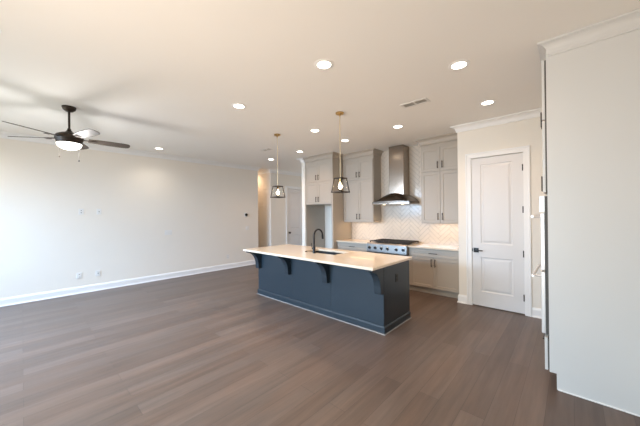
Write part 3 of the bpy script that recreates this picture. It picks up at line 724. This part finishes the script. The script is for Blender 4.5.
for (dx, dy, zb) in ((-0.10, -0.09, 2.375), (0.095, 0.085, 2.31)):
    MB().tube([(dx, dy, 2.54), (dx * 1.02, dy * 1.02, zb)], 0.0012, 6).lathe([(0, 0.0), (0.007, -0.006), (0.008, -0.018), (0, -0.026)], (dx * 1.02, dy * 1.02, zb), 10).build('pull_chain', M['bronze'], fan)
l = bpy.data.lights.new('fan_glow', 'POINT'); l.energy = 32.0; l.color = (1.0, 0.98, 0.96); l.shadow_soft_size = 0.1
o = bpy.data.objects.new('fan_glow', l); COL.objects.link(o); o.location = (-4.99, 0.438, 2.40)

# ------------------------------------------------------------------ recessed lights
CANS = [(-1.794, 2.032, 'large round recessed light nearest the viewer at ceiling centre'),
        (-0.82, 2.975, 'recessed ceiling light between the air vent and the tall oven cabinet'),
        (-0.824, 4.259, 'recessed ceiling light in front of the pantry door wall'),
        (-3.322, 2.007, 'recessed ceiling light left of the large nearest one, toward the fan'),
        (-6.703, 2.057, 'recessed ceiling light by the left wall just right of the fan'),
        (-3.342, 3.527, 'recessed ceiling light between the two lantern pendants, left of the nearer rod'),
        (-2.175, 4.359, 'recessed ceiling light in front of the range hood chimney'),
        (-3.369, 4.435, 'recessed ceiling light right beside the nearer pendant rod above the cabinets'),
        (-4.724, 4.462, 'recessed ceiling light in front of the refrigerator surround crown'),
        (-5.946, 4.542, 'small far recessed ceiling light left of the farther pendant rod, before the hall')]
can0 = None
for (x, y, lab) in CANS:
    if can0 is None:
        can0 = thing('recessed_light', (x, y, ZC), lab, 'recessed light', 'recessed ceiling lights')
        b = MB().lathe([(0.066, -0.0008), (0.068, -0.006), (0.090, -0.008), (0.098, -0.004), (0.099, -0.0008), (0.066, -0.0008)], seg=32)
        b.build('trim_ring', M['trim'], can0, 40)
        MB().lathe([(0.067, -0.001), (0.067, -0.004), (0.04, -0.0055), (0, -0.006)], seg=32).build('lens', M['can'], can0, 60)
    else: copy_thing(can0, lab, (x, y, ZC))
    spot('can_light', (x, y, ZC - 0.012), *((SOFT_W * (0.22 if x < -6.5 else 1.0), SOFT) if x < -3 and y < 2.5 else (CAN_W, WARM)), 140, 0.95, 0.065)
for (x, y, lab) in [(-1.794, -0.2, 'added unseen recessed ceiling light behind the viewer'), (-3.322, -0.2, 'added unseen recessed ceiling light of the living area left of the viewer'),  # out-of-view cans added to brighten the ceiling and living side
                    (-6.703, -0.6, 'added unseen recessed ceiling light by the left wall nearest the windows')]:
    copy_thing(can0, lab, (x, y, ZC)); spot('can_light', (x, y, ZC - 0.012), SOFT_W * (0.22 if x < -6.5 else 1.0) if x < -3 else CAN_W, SOFT if x < -3 else WARM, 140, 0.95, 0.065)
# lamp round the corner of the corridor
copy_thing(can0, 'added unseen recessed ceiling light in the hall before the far white door', (-6.3, 6.5, ZC))  # unseen can added to warm and brighten the hall
spot('can_light', (-6.3, 6.5, ZC - 0.012), CAN_W * 0.75, WARM, 140, 0.95, 0.065)
hl = copy_thing(can0, 'recessed ceiling light inside the corridor round the left corner', (-8.0, 5.3, ZC))
spot('can_light', (-8.0, 5.3, ZC - 0.012), CAN_W * 0.6, WARM, 140, 0.95, 0.065)

# ceiling vents
def vent(x, y, label, w_=0.36, d_=0.16):
    v = thing('ceiling_vent', (x, y, ZC), label, 'air vent', 'ceiling air vents')
    f = MB(); t = 0.028; z0, z1 = -0.008, -0.0008
    f.box(-w_ / 2, w_ / 2, -d_ / 2, -d_ / 2 + t, z0, z1, 0.002).box(-w_ / 2, w_ / 2, d_ / 2 - t, d_ / 2, z0, z1, 0.002)
    f.box(-w_ / 2, -w_ / 2 + t, -d_ / 2 + t, d_ / 2 - t, z0, z1).box(w_ / 2 - t, w_ / 2, -d_ / 2 + t, d_ / 2 - t, z0, z1).box(-0.012, 0.012, -d_ / 2 + t, d_ / 2 - t, z0, z1)
    f.build('frame', M['vent'], v)
    MB().box(-w_ / 2 + t, w_ / 2 - t, -d_ / 2 + t, d_ / 2 - t, -0.002, -0.0008).build('duct_opening', M['ventdark'], v)
    s = MB()
    n = 5
    for i in range(n):
        yy = -d_ / 2 + t + (i + 0.5) * (d_ - 2 * t) / n
        for (a, b) in ((-w_ / 2 + t, -0.012), (0.012, w_ / 2 - t)): s.prism([(yy - 0.007, -0.007), (yy - 0.005, -0.007), (yy + 0.006, -0.002), (yy + 0.004, -0.002)], 'x', a, b)
    s.build('louver', M['vent'], v)
vent(-1.541, 3.589, 'white ceiling air vent between the recessed lights near the range hood')
vent(-5.107, 3.791, 'small far ceiling air vent left of the farther pendant', 0.30, 0.15)

# ------------------------------------------------------------------ wall plates on the left wall
def plate(name, y, z, w_, h_, label, cat, kind, group=None):
    p = thing(name, (XL, y, z), label, cat, group)
    MB().box(0.0005, 0.006, -w_ / 2, w_ / 2, -h_ / 2, h_ / 2, 0.002).build('cover_plate', M['plastic'], p)
    b = MB()
    if kind == 'outlet':
        for s in (-1, 1): b.box(0.0055, 0.0085, -0.017, 0.017, s * 0.022 - 0.014, s * 0.022 + 0.014, 0.002)
        b.build('receptacle', M['plastic'], p)
        for s in (-1, 1): MB().box(0.008, 0.009, -0.007, 0.007, s * 0.022 - 0.005, s * 0.022 + 0.006).build('socket_hole', M['slot'], p)
    elif kind == 'switch':
        n = max(1, round(w_ / 0.05) - 0); 
        for i in range(n):
            c_ = (i - (n - 1) / 2) * 0.046
            MB().box(0.0055, 0.010, c_ - 0.016, c_ + 0.016, -0.033, 0.033, 0.002).build('rocker', M['plastic'], p)
    elif kind == 'jack':
        b.box(0.0055, 0.0085, -0.016, 0.016, -0.03, 0.03, 0.002); b.build('insert', M['plastic'], p)
        MB().box(0.008, 0.0095, -0.007, 0.007, -0.009, 0.009).build('socket_hole', M['slot'], p)
    return p
G1 = 'wall plates on the left wall'
plate('wall_outlet', 0.81, 1.643, 0.08, 0.12, 'white outlet plate high on left wall, left of the high pair', 'outlet', 'outlet', G1)
plate('media_jack', 1.094, 1.642, 0.08, 0.12, 'white media plate high on left wall, right of the high pair', 'wall plate', 'jack', G1)
plate('wall_outlet', 0.772, 0.358, 0.08, 0.12, 'white outlet plate low on left wall below the high pair, left one', 'outlet', 'outlet', G1)
plate('media_jack', 1.07, 0.358, 0.08, 0.12, 'white media plate low on left wall below the high pair, right one', 'wall plate', 'jack', G1)
plate('light_switch', 2.43, 1.129, 0.165, 0.12, 'white three-gang switch plate midway along the left wall', 'light switch', 'switch', G1)
plate('light_switch', 4.657, 1.139, 0.12, 0.12, 'white switch plate at the corridor end of left wall under the thermostat', 'light switch', 'switch', G1)
plate('wall_outlet', 4.007, 0.346, 0.08, 0.12, 'white outlet low on left wall just left of the island', 'outlet', 'outlet', G1)
th = thing('thermostat', (XL, 4.60, 1.54), 'small thermostat with dark round dial near the corridor corner', 'thermostat')
MB().box(0.0005, 0.010, -0.06, 0.06, -0.06, 0.06, 0.003).build('back_plate', M['plastic'], th)
dl = MB().lathe([(0.042, 0), (0.042, 0.018), (0.036, 0.023), (0, 0.024)], seg=24).build('dial', M['black'], th, 40)
dl.location = (0.0095, 0.015, 0.005); dl.rotation_euler = (0, PI / 2, 0)
